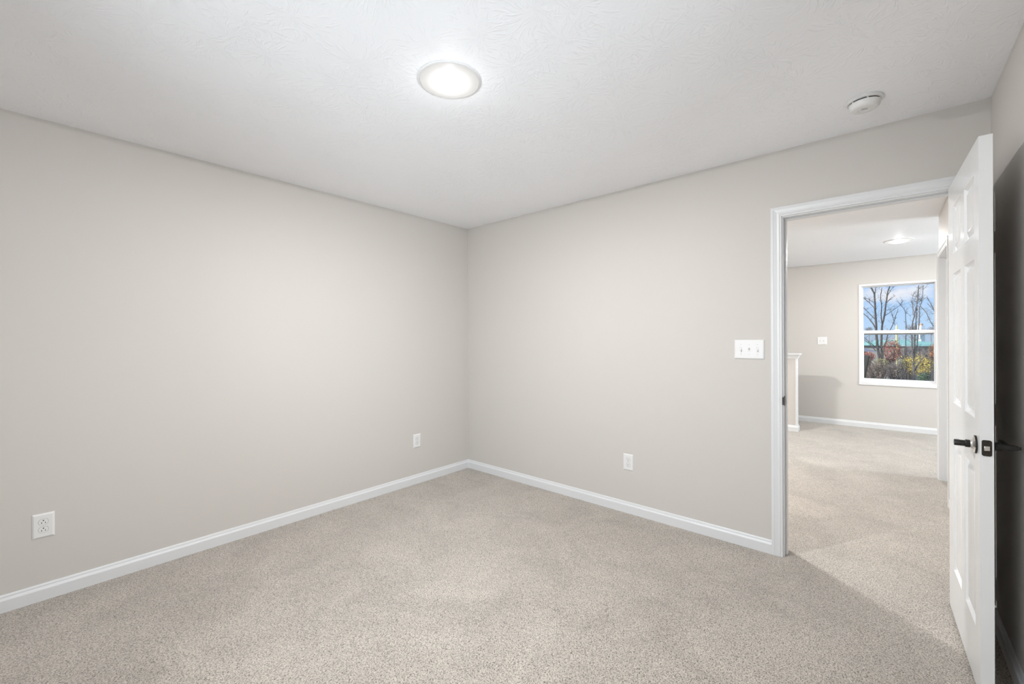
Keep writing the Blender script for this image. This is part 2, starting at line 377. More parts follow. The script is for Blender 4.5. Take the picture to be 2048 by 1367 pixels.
struct('wall_far', bm, M_wall, 'taupe loft wall with the window, seen through the doorway', 'wall')
bm = BM(); box(bm, HL-WT, HL, WT, FY, 0, H); box(bm, HL, -WT, 0, WT, 0, H)
struct('wall_loft_left', bm, M_wall, 'taupe loft wall out of sight at the left', 'wall')
bm = BM(); a, b, z0, z1 = 2.95, 4.55, 0.75, 2.15
box(bm, HR, HR+WT, LY-WT, a, 0, H); box(bm, HR, HR+WT, b, FY, 0, H); box(bm, HR, HR+WT, a, b, 0, z0); box(bm, HR, HR+WT, a, b, z1, H)
struct('wall_loft_right', bm, M_wall, 'taupe loft wall out of sight at the right', 'wall')

# baseboards
def baseboard(name, segs, label):
    bm = BM()
    for s in segs: run(bm, *s)
    struct(name, bm, M_trim, label, 'baseboard')
baseboard('baseboard_left', [((0, RY, 0), (0, 0, 0), (1, 0, 0), BASE, 1, 1)], 'white moulded baseboard along the left wall')
baseboard('baseboard_back', [((0, 0, 0), (2.703, 0, 0), (0, -1, 0), BASE, 1, 0)], 'white moulded baseboard between the corner and the doorway')
baseboard('baseboard_right', [((RW, RY, 0), (RW, -0.0, 0), (-1, 0, 0), BASE, 1, 0)], 'white moulded baseboard behind the open door')
baseboard('baseboard_far', [((HL, FY, 0), (HR, FY, 0), (0, -1, 0), BASE, 1, 1)], 'white baseboard under the loft window')
baseboard('baseboard_hall', [((RW, WT+.02, 0), (RW, DY0-0.042, 0), (-1, 0, 0), BASE, 0, 0)], 'white baseboard on the hall wall')
baseboard('baseboard_rear', [((0, RY, 0), (RW, RY, 0), (0, 1, 0), BASE, 1, 1)], 'white baseboard behind the camera')

# bedroom doorway: casing, jamb with stop, hall-side casing
JX0, JX1, JZ = 2.765, 3.487, 2.035
bm = BM(); casing(bm, JX0-0.006, JX1+0.006, JZ+0.006, lambda a, t, z: (a, -t, z))
t1 = struct('trim_1', bm, M_trim, 'white moulded casing around the bedroom doorway', 'door casing')
bm = BM()
box(bm, OX0, JX0, 0, WT, 0, JZ); box(bm, JX1, OX1, 0, WT, 0, JZ); box(bm, OX0, OX1, 0, WT, JZ, OZ)
bevelled_box(bm, JX0, JX0+0.010, 0.040, 0.076, 0, JZ-0.010, 0.002); bevelled_box(bm, JX1-0.010, JX1, 0.040, 0.076, 0, JZ-0.010, 0.002)
bevelled_box(bm, JX0, JX1, 0.040, 0.076, JZ-0.010, JZ, 0.002)
jamb = struct('trim_2', bm, M_trim, 'white door jamb and stop lining the bedroom doorway', 'door jamb')
bm = BM(); casing(bm, JX0-0.006, JX1+0.006, JZ+0.006, lambda a, t, z: (a, WT+t, z))
struct('trim_3', bm, M_trim, 'white casing on the hall side of the bedroom doorway', 'door casing')
# strike plate let into the jamb
bm = BM()
bevelled_box(bm, JX0, JX0+0.0022, 0.004, 0.034, 0.905, 0.963, 0.001)
for k in range(7):
    a0, a1 = radians(13*k), radians(13*(k+1))
tube(bm, [(JX0+0.0012, 0.006, 0.934), (JX0+0.0010, -0.002, 0.934), (JX0-0.001, -0.010, 0.934)], [0.0016, 0.0016, 0.0016], 8)
bevelled_box(bm, JX0-0.0055, JX0+0.0016, -0.0125, 0.006, 0.912, 0.957, 0.0015)
o = obj('strike_plate', bm, M_bronze, jamb, label='dark bronze strike plate')
# hall doorway
bm = BM(); casing(bm, DY0+0.020-0.006, DY1-0.020+0.006, 2.041, lambda a, t, z: (RW-t, a, z))
struct('trim_4', bm, M_trim, 'white casing of the hall doorway beyond the open door', 'door casing')
bm = BM()
box(bm, RW, RW+WT, DY0, DY0+0.02, 0, 2.035); box(bm, RW, RW+WT, DY1-0.02, DY1, 0, 2.035); box(bm, RW, RW+WT, DY0, DY1, 2.035, DZ)
bevelled_box(bm, RW+0.036, RW+0.072, DY1-0.030, DY1-0.02, 0, 2.025, 0.002); bevelled_box(bm, RW+0.036, RW+0.072, DY0+0.02, DY0+0.03, 0, 2.025, 0.002)
bevelled_box(bm, RW+0.036, RW+0.072, DY0+0.02, DY1-0.02, 2.025, 2.035, 0.002)
struct('trim_5', bm, M_trim, 'white jamb lining the hall doorway', 'door jamb')

# ------------------------------------------------------------------ six-panel doors
def panel_face(bm, wd, z0, z1, y, sgn, cols, rows, frame_only=False):
    """one face of a moulded six-panel door in the plane y; sgn = outward direction"""
    xs = sorted({0, wd, *[c for col in cols for c in col]}); zs = sorted({z0, z1, *[r for row in rows for r in row]})
    def holes(xa, xb, za, zb):
        return any(c[0] <= xa and xb <= c[1] for c in cols) and any(r[0] <= za and zb <= r[1] for r in rows)
    V = {}
    def v(x, z, d=0.0):
        k = (round(x, 5), round(z, 5), round(d, 5))
        if k not in V: V[k] = bm.verts.new((x, y - sgn*d, z))
        return V[k]
    for xa, xb in zip(xs, xs[1:]):
        for za, zb in zip(zs, zs[1:]):
            if not holes(xa, xb, za, zb): bm.faces.new((v(xa, za), v(xb, za), v(xb, zb), v(xa, zb)))
    loops = [(0.0, 0.0), (0.003, 0.004), (0.008, 0.0090), (0.012, 0.0110), (0.018, 0.0110), (0.036, 0.0030), (0.039, 0.0028)]
    for c in cols:
        for r in rows:
            prev = None
            for i, d in loops:
                q = [v(c[0]+i, r[0]+i, d), v(c[1]-i, r[0]+i, d), v(c[1]-i, r[1]-i, d), v(c[0]+i, r[1]-i, d)]
                if prev:
                    for k in range(4): bm.faces.new((prev[k], prev[(k+1) % 4], q[(k+1) % 4], q[k]))
                prev = q
            bm.faces.new(prev)
def door_leaf(wd, z0, z1, th):
    bm = BM()
    st = 0.084; sh = 0.132; mu = 0.088; pw = (wd-st-sh-mu)/2
    cols = [(sh, sh+pw), (sh+pw+mu, wd-st)]
    rows = [(0.232, 0.826), (1.010, 1.606), (1.700, 1.920)]
    panel_face(bm, wd, z0, z1, 0.0, 1, cols, rows); panel_face(bm, wd, z0, z1, -th, -1, cols, rows)
    b2 = BM(); vs = box(b2, 0, wd, -th, 0, z0, z1)
    for f in [f for f in b2.faces if abs(f.normal.y) > 0.9]: b2.faces.remove(f)
    b2.normal_update()
    bad = [f for f in b2.faces if abs(f.calc_center_median().y) < 1e-6 or abs(f.calc_center_median().y + th) < 1e-6]
    bmesh.ops.delete(b2, geom=bad, context='FACES_ONLY')
    merge(bm, b2)
    bmesh.ops.remove_doubles(bm, verts=bm.verts[:], dist=1e-5)
    return bm
# local frame: x along the leaf away from the hinge, y=0 the face towards the camera's room side, -th the wall side
DW, DT = 0.711, 0.035
PIN = Vector((3.4935, -0.016, 0))
ang = radians(-90 + 1.7)                       # leaf direction; opened a little past square
door = thing('door_1', 'white six-panel door standing open against the right wall', 'door', kind='structure')
# hinge-side corner of the face that shows
door.location = (3.458, -0.022, 0); door.rotation_euler = (0, 0, ang)
DZ0, DZ1 = 0.014, 2.036
# after rotation by ang, local +y points to +x world (towards the wall); so the shown face is local y=0 and the wall side +th
bm = BM(); m_ = door_leaf(DW, DZ0, DZ1, DT); merge(bm, m_, Matrix.Translation((0, DT, 0)))
obj('door_leaf', bm, M_door, door, smooth=35)
HX, HZ = DW-0.060, 0.916
def lever(name, side, parent, label):
    """side -1: on the shown face (local -y), +1: on the wall side"""
    root = bpy.data.objects.new(name, None); COL.objects.link(root); root.parent = parent
    y0 = 0.0 if side < 0 else DT
    R = Matrix.Translation((HX, y0, HZ)) @ (Matrix.Rotation(radians(90), 4, 'X') if side < 0 else Matrix.Rotation(radians(-90), 4, 'X'))
    bm = BM(); lathe(bm, [(0.0325, 0), (0.0330, 0.0010), (0.0330, 0.0045), (0.0318, 0.0060)], 48, R)
    o1 = obj('rosette', bm, M_black, root, smooth=30)
    bm = BM(); lathe(bm, [(0.0318, 0.0060), (0.0240, 0.0078), (0.0180, 0.0100), (0.0148, 0.0130), (0.0136, 0.0165)], 48, R, cap0=False, cap1=False)
    obj('rosette_cone', bm, M_nickel if side < 0 else M_black, root, smooth=40, label='shiny flared collar' if side < 0 else None)
    bm = BM(); lathe(bm, [(0.0136, 0.0155), (0.0142, 0.0165), (0.0142, 0.0275), (0.0136, 0.0285), (0.0112, 0.0286)], 40, R)
    obj('neck_sleeve', bm, M_black, root, smooth=30)
    bm = BM(); lathe(bm, [(0.0112, 0.0280), (0.0112, 0.0565), (0.0107, 0.0575)], 40, R)
    obj('neck', bm, M_black, root, smooth=30)
    # slim lever blade pointing back towards the hinge
    ya, yb = sorted((y0+side*0.034, y0+side*0.048)); zc = HZ-0.004
    bm = BM(); bevelled_box(bm, HX-(0.070 if side < 0 else 0.098), HX+0.002, ya, yb, zc-0.007, zc+0.006 if side < 0 else zc+0.014, 0.003, 3)
    obj('lever_arm', bm, M_black, root, smooth=40)
    if side > 0:
        bm = BM(); lathe(bm, [(0.0085, 0.0560), (0.0085, 0.0665), (0.0060, 0.0670), (0.0055, 0.0740), (0.0045, 0.0745)], 24, R)
        obj('privacy_button', bm, M_black, root, smooth=30)
    root['label'] = label
    return root
lever('lever_handle', -1, door, 'black lever on the face towards the room')
lever('lever_handle', 1, door, 'black lever on the face towards the wall')
bm = BM(); b2 = BM(); box(b2, DW, DW+0.0016, 0.0050, 0.0300, HZ-0.0285, HZ+0.0285)
ve = [e for e in b2.edges if abs((e.verts[0].co-e.verts[1].co).x) > 0.001]
bmesh.ops.bevel(b2, geom=ve, offset=0.006, segments=5, affect='EDGES', profile=0.5); merge(bm, b2)
lp = obj('latch_plate', bm, M_bronze, door, smooth=30, label='dark bronze latch plate on the door edge')
bm = BM(); prof = [(-0.0075, 0.0), (0.0075, 0.0), (0.0075, 0.003), (-0.0055, 0.0105), (-0.0075, 0.0105)]
vs0 = [bm.verts.new((DW+0.0012+d, 0.0175+y, HZ-0.008)) for y, d in prof]; vs1 = [bm.verts.new((DW+0.0012+d, 0.0175+y, HZ+0.008)) for y, d in prof]
bm.faces.new(vs0); bm.faces.new(list(reversed(vs1)))
for i in range(5): bm.faces.new((vs0[i], vs0[(i+1) % 5], vs1[(i+1) % 5], vs1[i]))
bmesh.ops.bevel(bm, geom=bm.edges[:], offset=0.0012, segments=2, affect='EDGES', profile=0.5)
obj('latch_bolt', bm, M_nickel, lp, smooth=30, label='bright metal latch bolt')
for sz in (-0.0225, 0.0225):
    bm = BM(); lathe(bm, [(0.003, 0.0014), (0.003, 0.0020), (0.002, 0.0024)], 16, Matrix.Translation((DW, 0.0175, HZ+sz)) @ Matrix.Rotation(radians(90), 4, 'Y'))
    obj('screw', bm, M_black, lp, smooth=30)
for z in (1.775, 1.022, 0.262):
    bm = BM(); lathe(bm, [(0.0062, z-0.0445), (0.0062, z+0.0445)], 16, Matrix.Translation((-0.004, DT+0.005, 0)))
    box(bm, -0.0022, 0.0002, 0.004, DT+0.004, z-0.0445, z+0.0445)
    box(bm, -0.016, -0.002, DT+0.004, DT+0.006, z-0.0445, z+0.0445)
    obj('hinge', bm, M_bronze, door, smooth=40)
# closed door of the hall doorway
d2 = thing('door_2', 'white closed door set back in the hall doorway', 'door', kind='structure', loc=(RW+WT-0.037, DY0+0.023, 0), rot=(0, 0, radians(90)))
bm = BM(); m_ = door_leaf(DY1-DY0-0.046, 0.012, 2.031, DT); merge(bm, m_)
obj('door_leaf', bm, M_door, d2, smooth=35)

# ------------------------------------------------------------------ windows
def double_hung(name, label, w_, h_, mat4, with_sun=True):
    """local: x across, y outward (+), z up; origin at lower left inside wall face"""
    root = thing(name, label, 'window', kind='structure'); root.matrix_world = mat4
    def ring(bm, x0, x1, z0, z1, t, y0, y1, tb=None, tt=None):
        tb = t if tb is None else tb; tt = t if tt is None else tt
        bevelled_box(bm, x0, x0+t, y0, y1, z0, z1, 0.0025); bevelled_box(bm, x1-t, x1, y0, y1, z0, z1, 0.0025)
        bevelled_box(bm, x0+t-.001, x1-t+.001, y0, y1, z0, z0+tb, 0.0025); bevelled_box(bm, x0+t-.001, x1-t+.001, y0, y1, z1-tt, z1, 0.0025)
    bm = BM(); ring(bm, -0.0, w_, -0.0, h_, 0.026, -0.006, WT+0.01, tb=0.030)
    ring(bm, 0.012, w_-0.012, 0.016, h_-0.012, 0.020, 0.012, WT-0.01)
    obj('window_frame', bm, M_vinyl, root)
    mid = 0.7405
    bm = BM(); ring(bm, 0.028, w_-0.016, mid-0.03, h_-0.022, 0.022, 0.066, 0.096, tb=0.034)
    us = obj('upper_sash', bm, M_vinyl, root)
    bm = BM(); box(bm, 0.048, w_-0.036, 0.079, 0.083, mid, h_-0.042); obj('pane', bm, M_glass, us)
    bm = BM(); ring(bm, 0.026, w_-0.014, 0.030, mid+0.033, 0.030, 0.028, 0.060, tb=0.045, tt=0.044)
    ls = obj('lower_sash', bm, M_vinyl, root)
    bm = BM(); box(bm, 0.054, w_-0.042, 0.042, 0.046, 0.073, mid-0.009); obj('pane', bm, M_glass, ls)
    bm = BM(); bevelled_box(bm, w_/2-0.03, w_/2+0.03, 0.030, 0.056, mid+0.033, mid+0.043, 0.003); obj('sash_lock', bm, M_vinyl, ls)
    bm = BM(); box(bm, 0.030, w_-0.020, 0.100, 0.1008, 0.032, mid); obj('insect_screen', bm, M_screen, root)
    return root
double_hung('window_1', 'white double-hung window in the far loft wall, bare trees behind it', WX1-WX0, WZ1-WZ0, Matrix.Translation((WX0, FY, WZ0)))
bm = BM(); bevelled_box(bm, WX0-0.004, WX1+0.004, FY-0.012, FY, WZ0-0.020, WZ0-0.001, 0.003)
struct('trim_6', bm, M_vinyl, 'thin white sill strip under the loft window', 'window sill')
double_hung('added_window_2', 'added white window in the right wall beside the camera, unseen', 1.54, 1.30, Matrix.Translation((RW, -1.58, 0.85)) @ Matrix.Rotation(-pi/2, 4, 'Z'))  # unseen window, added so the right-hand fill lamp can reach the room
double_hung('added_window_4', 'added white window in the rear wall behind the camera, unseen', 1.54, 1.30, Matrix.Translation((2.68, RY, 0.70)) @ Matrix.Rotation(pi, 4, 'Z'))  # added behind the camera to let in fill for ceiling and walls
double_hung('added_window_3', 'added white side window of the loft, out of sight', 1.60, 1.40, Matrix.Translation((HR, 4.55, 0.75)) @ Matrix.Rotation(-pi/2, 4, 'Z'))  # added out of view to carry the loft's fill lamp

# ------------------------------------------------------------------ half wall of the stair
pony = thing('wall_stair', 'taupe half wall with a white moulded cap at the stair', 'half wall', kind='structure')
PX, PYF, PTK, PH = 2.272, 4.125, 0.115, 1.020
bm = BM(); box(bm, HL, PX, PYF, PYF+PTK, 0, PH); obj('half_wall', bm, M_wall, pony)
bm = BM(); bevelled_box(bm, PX, PX+0.019, PYF-0.003, PYF+PTK+0.003, 0.0, PH, 0.002); obj('end_board', bm, M_trim, pony)
bm = BM()
capp = [(0, 0), (0.008, 0), (0.010, 0.012), (0.014, 0.018), (0.018, 0.030), (0.026, 0.044), (0.030, 0.052), (0.038, 0.055), (0.040, 0.074), (0, 0.074)]
xe = PX+0.019
run(bm, (HL, PYF, PH-0.0), (xe, PYF, PH), (0, -1, 0), capp, 0, -1); run(bm, (xe, PYF, PH), (xe, PYF+PTK, PH), (1, 0, 0), capp, -1, -1)
run(bm, (HL, PYF+PTK, PH), (xe, PYF+PTK, PH), (0, 1, 0), capp, 0, -1); box(bm, HL, xe, PYF, PYF+PTK, PH, PH+0.074)
obj('cap', bm, M_trim, pony)
bm = BM(); run(bm, (HL, PYF, 0), (xe, PYF, 0), (0, -1, 0), BASE, 0, -1); run(bm, (xe, PYF, 0), (xe, PYF+PTK, 0), (1, 0, 0), BASE, -1, -1)
obj('base_moulding', bm, M_trim, pony)

# ------------------------------------------------------------------ ceiling lights
def ceiling_light(x, y, label, dmat, watts, R=0.136, spread=radians(180), spill=0.55, disk=0.10):
    t = thing('ceiling_light', label, 'ceiling light', (x, y, H), group='flush disk lights')
    bm = BM(); lathe(bm, [(R, 0.0), (R, -0.0025), (R-0.002, -0.0042), (R-0.006, -0.0050), (R-0.009, -0.0050)], 72)
    obj('trim_ring', bm, M_plastic, t, smooth=40)
    r = R-0.0085; bm = BM(); prof = [(r*cos(a), -0.0048-0.0190*sin(a)) for a in [radians(9*k) for k in range(0, 10)]] + [(0.003, -0.0238)]
    lathe(bm, prof, 72, cap0=False); obj('diffuser', bm, dmat, t, smooth=60, label='glowing frosted lens')
    l = light('disk_light_glow', 'SPOT', (0, 0, -0.0056), watts, (1.0, 0.995, 0.985), spot_size=spread, spot_blend=0.004, shadow_soft_size=0.02)
    l.parent = t
    l = light('disk_light_spill', 'POINT', (0, 0, -0.070), spill, (1.0, 0.995, 0.985), shadow_soft_size=0.012)
    l.parent = t
    l = light('disk_light_beam', 'AREA', (0, 0, -0.0265), watts*0.45, (1.0, 0.995, 0.985), shape='DISK', size=disk)
    l.parent = t
    return t
ceiling_light(1.797, -1.772, 'glowing round flush light on the bedroom ceiling', M_diff, LAMP_W)
ceiling_light(3.345, 3.72, 'small glowing round light on the loft ceiling, seen through the doorway', M_diff_hall, 54.0, spill=0.6)
ceiling_light(1.20, 1.35, 'round hall light out of sight left of the doorway', M_diff_hall, 225.0, disk=0.30)

# ------------------------------------------------------------------ smoke detector
t = thing('smoke_detector', 'round white smoke detector on the ceiling above the doorway', 'smoke detector', (3.154, -0.372, H), rot=(0, 0, radians(20)))
bm = BM(); lathe(bm, [(0.069, 0), (0.070, -0.003), (0.070, -0.010), (0.067, -0.013), (0.060, -0.0135)], 64); obj('base', bm, M_plastic, t, smooth=40)
bm = BM(); lathe(bm, [(0.0575, -0.0130), (0.0575, -0.0185)], 64); gap = obj('vent_gap', bm, M_slot, t, smooth=40, label='dark vent slit')
for k in range(6):
    a = 2*pi*k/6+0.4; bm = BM(); lathe(bm, [(0.0035, -0.0125), (0.0035, -0.0190)], 10, Matrix.Translation((0.0570*cos(a), 0.0570*sin(a), 0)))
    obj('rib', bm, M_plastic, gap, smooth=40)
bm = BM(); lathe(bm, [(0.0590, -0.0180), (0.0605, -0.0195), (0.0585, -0.0290), (0.0540, -0.0400), (0.0490, -0.0455), (0.0450, -0.0470), (0.0260, -0.0475), (0.0245, -0.0445), (0.003, -0.0445)], 64)
obj('cover', bm, M_plastic, t, smooth=35)
for k in range(4):
    bm = BM(); bevelled_box(bm, -0.011+0.0062*k, -0.0078+0.0062*k, -0.007, 0.007, -0.0452, -0.0440, 0.0005)
    obj('sounder_slot', bm, M_grey, t)
bm = BM(); lathe(bm, [(0.0022, -0.0440), (0.0022, -0.0458), (0.001, -0.0462)], 12, Matrix.Translation((0.040, -0.010, -0.001))); obj('indicator_lamp', bm, M_slot, t, smooth=40)

# ------------------------------------------------------------------ wall plates (local: x across, z up, -y out of the wall)
def plate_bm(w_, h_, th=0.0065, bev=0.008):
    bm = BM(); a = []
    for i, y in ((0, 0.0), (0, -0.0018), (bev*0.45, -th*0.72), (bev, -th)):
        a.append([bm.verts.new(p) for p in ((-w_/2+i, y, -h_/2+i), (w_/2-i, y, -h_/2+i), (w_/2-i, y, h_/2-i), (-w_/2+i, y, h_/2-i))])
    for A, B in zip(a, a[1:]):
        for k in range(4): bm.faces.new((A[k], A[(k+1) % 4], B[(k+1) % 4], B[k]))
    bm.faces.new(a[-1]); bm.faces.new(list(reversed(a[0])))
    return bm
def screw(parent, x, z, th=0.0065):
    bm = BM(); lathe(bm, [(0.0034, 0), (0.0034, 0.0006), (0.0024, 0.0011)], 16, Matrix.Translation((x, -th+0.0002, z)) @ Matrix.Rotation(radians(90), 4, 'X'))
    s = obj('screw', bm, M_plastic, parent, smooth=30)
    bm = BM(); box(bm, x-0.0026, x+0.0026, -th-0.0012, -th-0.0007, z-0.0005, z+0.0005); obj('screw_slot', bm, M_grey, s)
def outlet(label, loc, rz, flipped):
    t = thing('wall_outlet', label, 'electrical outlet', loc, rot=(0, 0, rz), group='duplex outlets')
    obj('cover_plate', plate_bm(0.079, 0.123), M_plastic, t)
    k = -1 if flipped else 1
    for dz in (0.0195, -0.0195):
        bm = BM(); g = BM()
        pts = []
        for i in range(40):
            a = 2*pi*i/40; x = 0.0172*cos(a); z = max(-0.0142, min(0.0142, 0.0172*sin(a))); pts.append((x, z))
        for bmx, sc, y in ((bm, 1.0, -0.0078), (g, 1.06, -0.0068)):
            v0 = [bmx.verts.new((x*sc, -0.004, z*sc+dz)) for x, z in pts]; v1 = [bmx.verts.new((x*sc, y, z*sc+dz)) for x, z in pts]
            for i in range(40):
                if (v0[i].co-v0[(i+1) % 40].co).length > 1e-6: bmx.faces.new((v0[i], v0[(i+1) % 40], v1[(i+1) % 40], v1[i]))
            bmx.faces.new(v1)
        r = obj('receptacle', bm, M_plastic, t)
        obj('seam', g, M_grey, r)
        for x, hgt in ((-0.0064*k, 0.0088 if not flipped else 0.0072), (0.0064*k, 0.0072 if not flipped else 0.0088)):
            bm = BM(); box(bm, x-0.0011, x+0.0011, -0.0081, -0.0070, dz+k*0.0042-hgt/2, dz+k*0.0042+hgt/2); obj('blade_slot', bm, M_slot, r)
        bm = BM(); lathe(bm, [(0.0027, 0), (0.0027, 0.0011)], 20, Matrix.Translation((0, -0.0070, dz-k*0.0072)) @ Matrix.Rotation(radians(90), 4, 'X')); obj('ground_hole', bm, M_slot, r)
    screw(t, 0, 0)
    return t
outlet('white duplex outlet low on the left wall near the left edge', (0.0, -2.9355, 0.376), radians(90), True)
outlet('white duplex outlet on the left wall close to the room corner', (0.0, -0.6365, 0.387), radians(90), False)
outlet('white duplex outlet below the middle of the doorway wall', (1.7635, 0.0, 0.381), 0, False)

def switch(label, loc, rz, xs, ups, w_, h_):
    t = thing('light_switch', label, 'light switch', loc, rot=(0, 0, rz))
    obj('cover_plate', plate_bm(w_, h_, bev=0.007), M_plastic, t)
    for x, up in zip(xs, ups):
        bm = BM(); box(bm, x-0.0052, x+0.0052, -0.0068, -0.0060, -0.0122, 0.0122); f = obj('toggle_slot', bm, M_grey, t)
        bm = BM(); box(bm, x-0.0046, x+0.0046, -0.0072, -0.0050, -0.0115, 0.0115); obj('toggle_bezel', bm, M_plastic, f)
        s = 1 if up else -1
        bm = BM(); v = []
        for d, z, hw, hh in ((0.0062, 0.0005*s, 0.0038, 0.0052), (0.0150, 0.0070*s, 0.0030, 0.0030), (0.0172, 0.0082*s, 0.0026, 0.0020)):
            v.append([bm.verts.new(p) for p in ((x-hw, -d, z-hh), (x+hw, -d, z-hh), (x+hw, -d, z+hh), (x-hw, -d, z+hh))])
        for A, B in zip(v, v[1:]):
            for k in range(4): bm.faces.new((A[k], A[(k+1) % 4], B[(k+1) % 4], B[k]))
        bm.faces.new(v[-1]); obj('toggle', bm, M_plastic, t)
        for z in (0.030, -0.030): screw(t, x, z)
    return t
switch('white three-gang light switch plate beside the doorway casing', (2.5815, 0, 1.2415), 0, (-0.046, 0, 0.046), (False, True, False), 0.168, 0.121)
switch('small white two-gang switch plate on the far loft wall beside the window', (2.490, FY, 1.264), 0, (-0.023, 0.023), (True, True), 0.121, 0.119)

# ------------------------------------------------------------------ outside, seen through the loft window
def at(u, v, Y):
    a0, b0 = (u-1024)/FPX, (v-PY)/FPX
    c, s = cos(ROLL), sin(ROLL); a, b = c*a0+s*b0, -s*a0+c*b0
    fx, fy = sin(-YAW), cos(-YAW)
    d = Vector((fx+a*fy, fy-a*fx, -b))
    return CAM + d*((Y-CAM.y)/d.y)
def up_(px, py): return 1710+px/11.7, 555+py/11.7     # upper part of the view
def lo_(px, py): return 1710+px/11.7, 660+py/11.7     # lower part
bm = BM(); bmesh.ops.create_grid(bm, x_segments=1, y_segments=1, size=150, matrix=Matrix.Translation((0, 0, GZ)))
o = struct('ground', bm, M_ground, 'leaf littered ground outside the loft window', 'ground')

def bare_tree(name, label, Y, branches, seed, twigs=60, mat=None, group='bare trees outside', trunk_to=None):
    """branches: list of (points, r0, r1) in view coordinates"""
    rnd = random.Random(seed); root = None
    paths = []
    for bi, (pts, r0, r1) in enumerate(branches):
        sway = rnd.uniform(-0.9, 0.9) if bi else 0.0
        q = []
        n = len(pts)
        for i, (u, v) in enumerate(pts):
            q.append(at(u, v, Y + sway*(i/(n-1))))
        paths.append((q, r0, r1))
    base = paths[0][0][0].copy(); foot = Vector((base.x, base.y, GZ))
    root = thing(name, label, 'tree', foot, group=group)
    bmT = BM(); bmB = BM() if len(paths) > 4 else bmT
    for bi, (q, r0, r1) in enumerate(paths):
        q = [p-foot for p in q]
        if bi == 0 and q[0].z > 0.3: q = [Vector((0, 0, -0.02))] + q
        # subdivide and wobble
        pts, rad = [], []
        for i in range(len(q)-1):
            for k in range(3):
                f = k/3; p = q[i].lerp(q[i+1], f)
                if 0 < i or k: p = p + Vector((rnd.uniform(-1, 1), rnd.uniform(-1, 1), 0))*0.006
                pts.append(p)
        pts.append(q[-1]); m = len(pts)
        rad = [0.68*(r0+(r1-r0)*i/(m-1)) for i in range(m)]
        tube(bmT if bi == 0 else bmB, pts, rad, 7 if r0 > .02 else 5)
        nt_ = max(2, int(twigs*m/60))
        for _ in range(nt_):
            i = rnd.randrange(m//4, m-1); p = pts[i].copy(); d = (pts[i+1]-pts[i]).normalized()
            side = Vector((rnd.uniform(-1, 1), rnd.uniform(-1, 1), rnd.uniform(-0.2, 0.7))).normalized()
            d = (d*0.6+side).normalized(); ln = rnd.uniform(0.10, 0.34); tw = [p]
            for _k in range(3):
                d = (d + Vector((rnd.uniform(-.3, .3), rnd.uniform(-.3, .3), rnd.uniform(-.05, .35)))).normalized(); tw.append(tw[-1]+d*ln/3)
            tube(bmB, tw, [0.0045, 0.0035, 0.0025, 0.0015], 3)
            for _k in range(2):
                j = rnd.choice([1, 2]); d2 = Vector((rnd.uniform(-1, 1), rnd.uniform(-1, 1), rnd.uniform(0, .8))).normalized()
                tube(bmB, [tw[j], tw[j]+d2*ln*0.35], [0.0025, 0.0015], 3)
    if bmB is not bmT: obj('branches', bmB, mat or M_bark, root, smooth=60)
    obj('trunk', bmT, mat or M_bark, root, smooth=60)
    return root, foot
U = lambda *p: [up_(*q) for q in p]
Lw = lambda *p: [lo_(*q) for q in p]
YA = 19.0
bare_tree('bare_tree', 'forked bare tree at the left of the window view', YA, [
    (Lw((590, 800), (545, 520), (520, 300), (500, 110))+U((490, 1050), (480, 850), (465, 600), (450, 380), (380, 225), (340, 150)), 0.075, 0.030),
    (Lw((600, 760), (622, 540), (612, 300), (620, 110))+U((640, 1080), (690, 880), (720, 600), (770, 330), (820, 180)), 0.065, 0.024),
    (U((455, 420), (475, 320), (478, 200)), 0.025, 0.014),
    (U((500, 1200), (400, 1050), (330, 960), (170, 810)), 0.035, 0.018), (U((452, 960), (300, 800), (170, 680)), 0.022, 0.014),
    (U((455, 710), (330, 580), (200, 480), (120, 420)), 0.020, 0.012), (U((440, 580), (330, 510), (180, 455)), 0.016, 0.010),
    (U((632, 1070), (610, 850), (620, 650), (600, 420), (630, 230)), 0.026, 0.012),
    (U((740, 590), (830, 490), (950, 420)), 0.018, 0.008), (U((700, 890), (870, 780), (1060, 640), (1140, 520)), 0.016, 0.007),
    (U((750, 430), (850, 270), (920, 200)), 0.018, 0.010), (Lw((480, 480), (360, 330), (210, 220)), 0.03, 0.014),
    (Lw((470, 380), (330, 280), (200, 150)), 0.02, 0.012)], 5, 70)
bare_tree('bare_tree', 'thin leaning bare tree in the middle of the window view', 18.0, [
    (Lw((640, 780), (680, 400), (730, 250), (765, 110))+U((820, 1230), (920, 1010), (960, 880), (1010, 730)), 0.034, 0.010),
    (U((915, 1030), (880, 900), (850, 790), (810, 690)), 0.014, 0.006), (U((940, 1120), (905, 1010)), 0.010, 0.006),
    (Lw((660, 780), (800, 640), (900, 560)), 0.022, 0.010)], 9, 50)
bare_tree('bare_tree', 'slender bare sapling right of the middle of the window view', 22.0, [
    (Lw((1190, 620), (1190, 300), (1195, 110))+U((1195, 1170), (1190, 1000), (1178, 800), (1140, 720), (1080, 650), (1010, 560)), 0.026, 0.010),
    (U((1180, 800), (1250, 850), (1300, 900)), 0.012, 0.006), (U((1190, 1140), (1250, 1190)), 0.012, 0.006)], 12, 40)
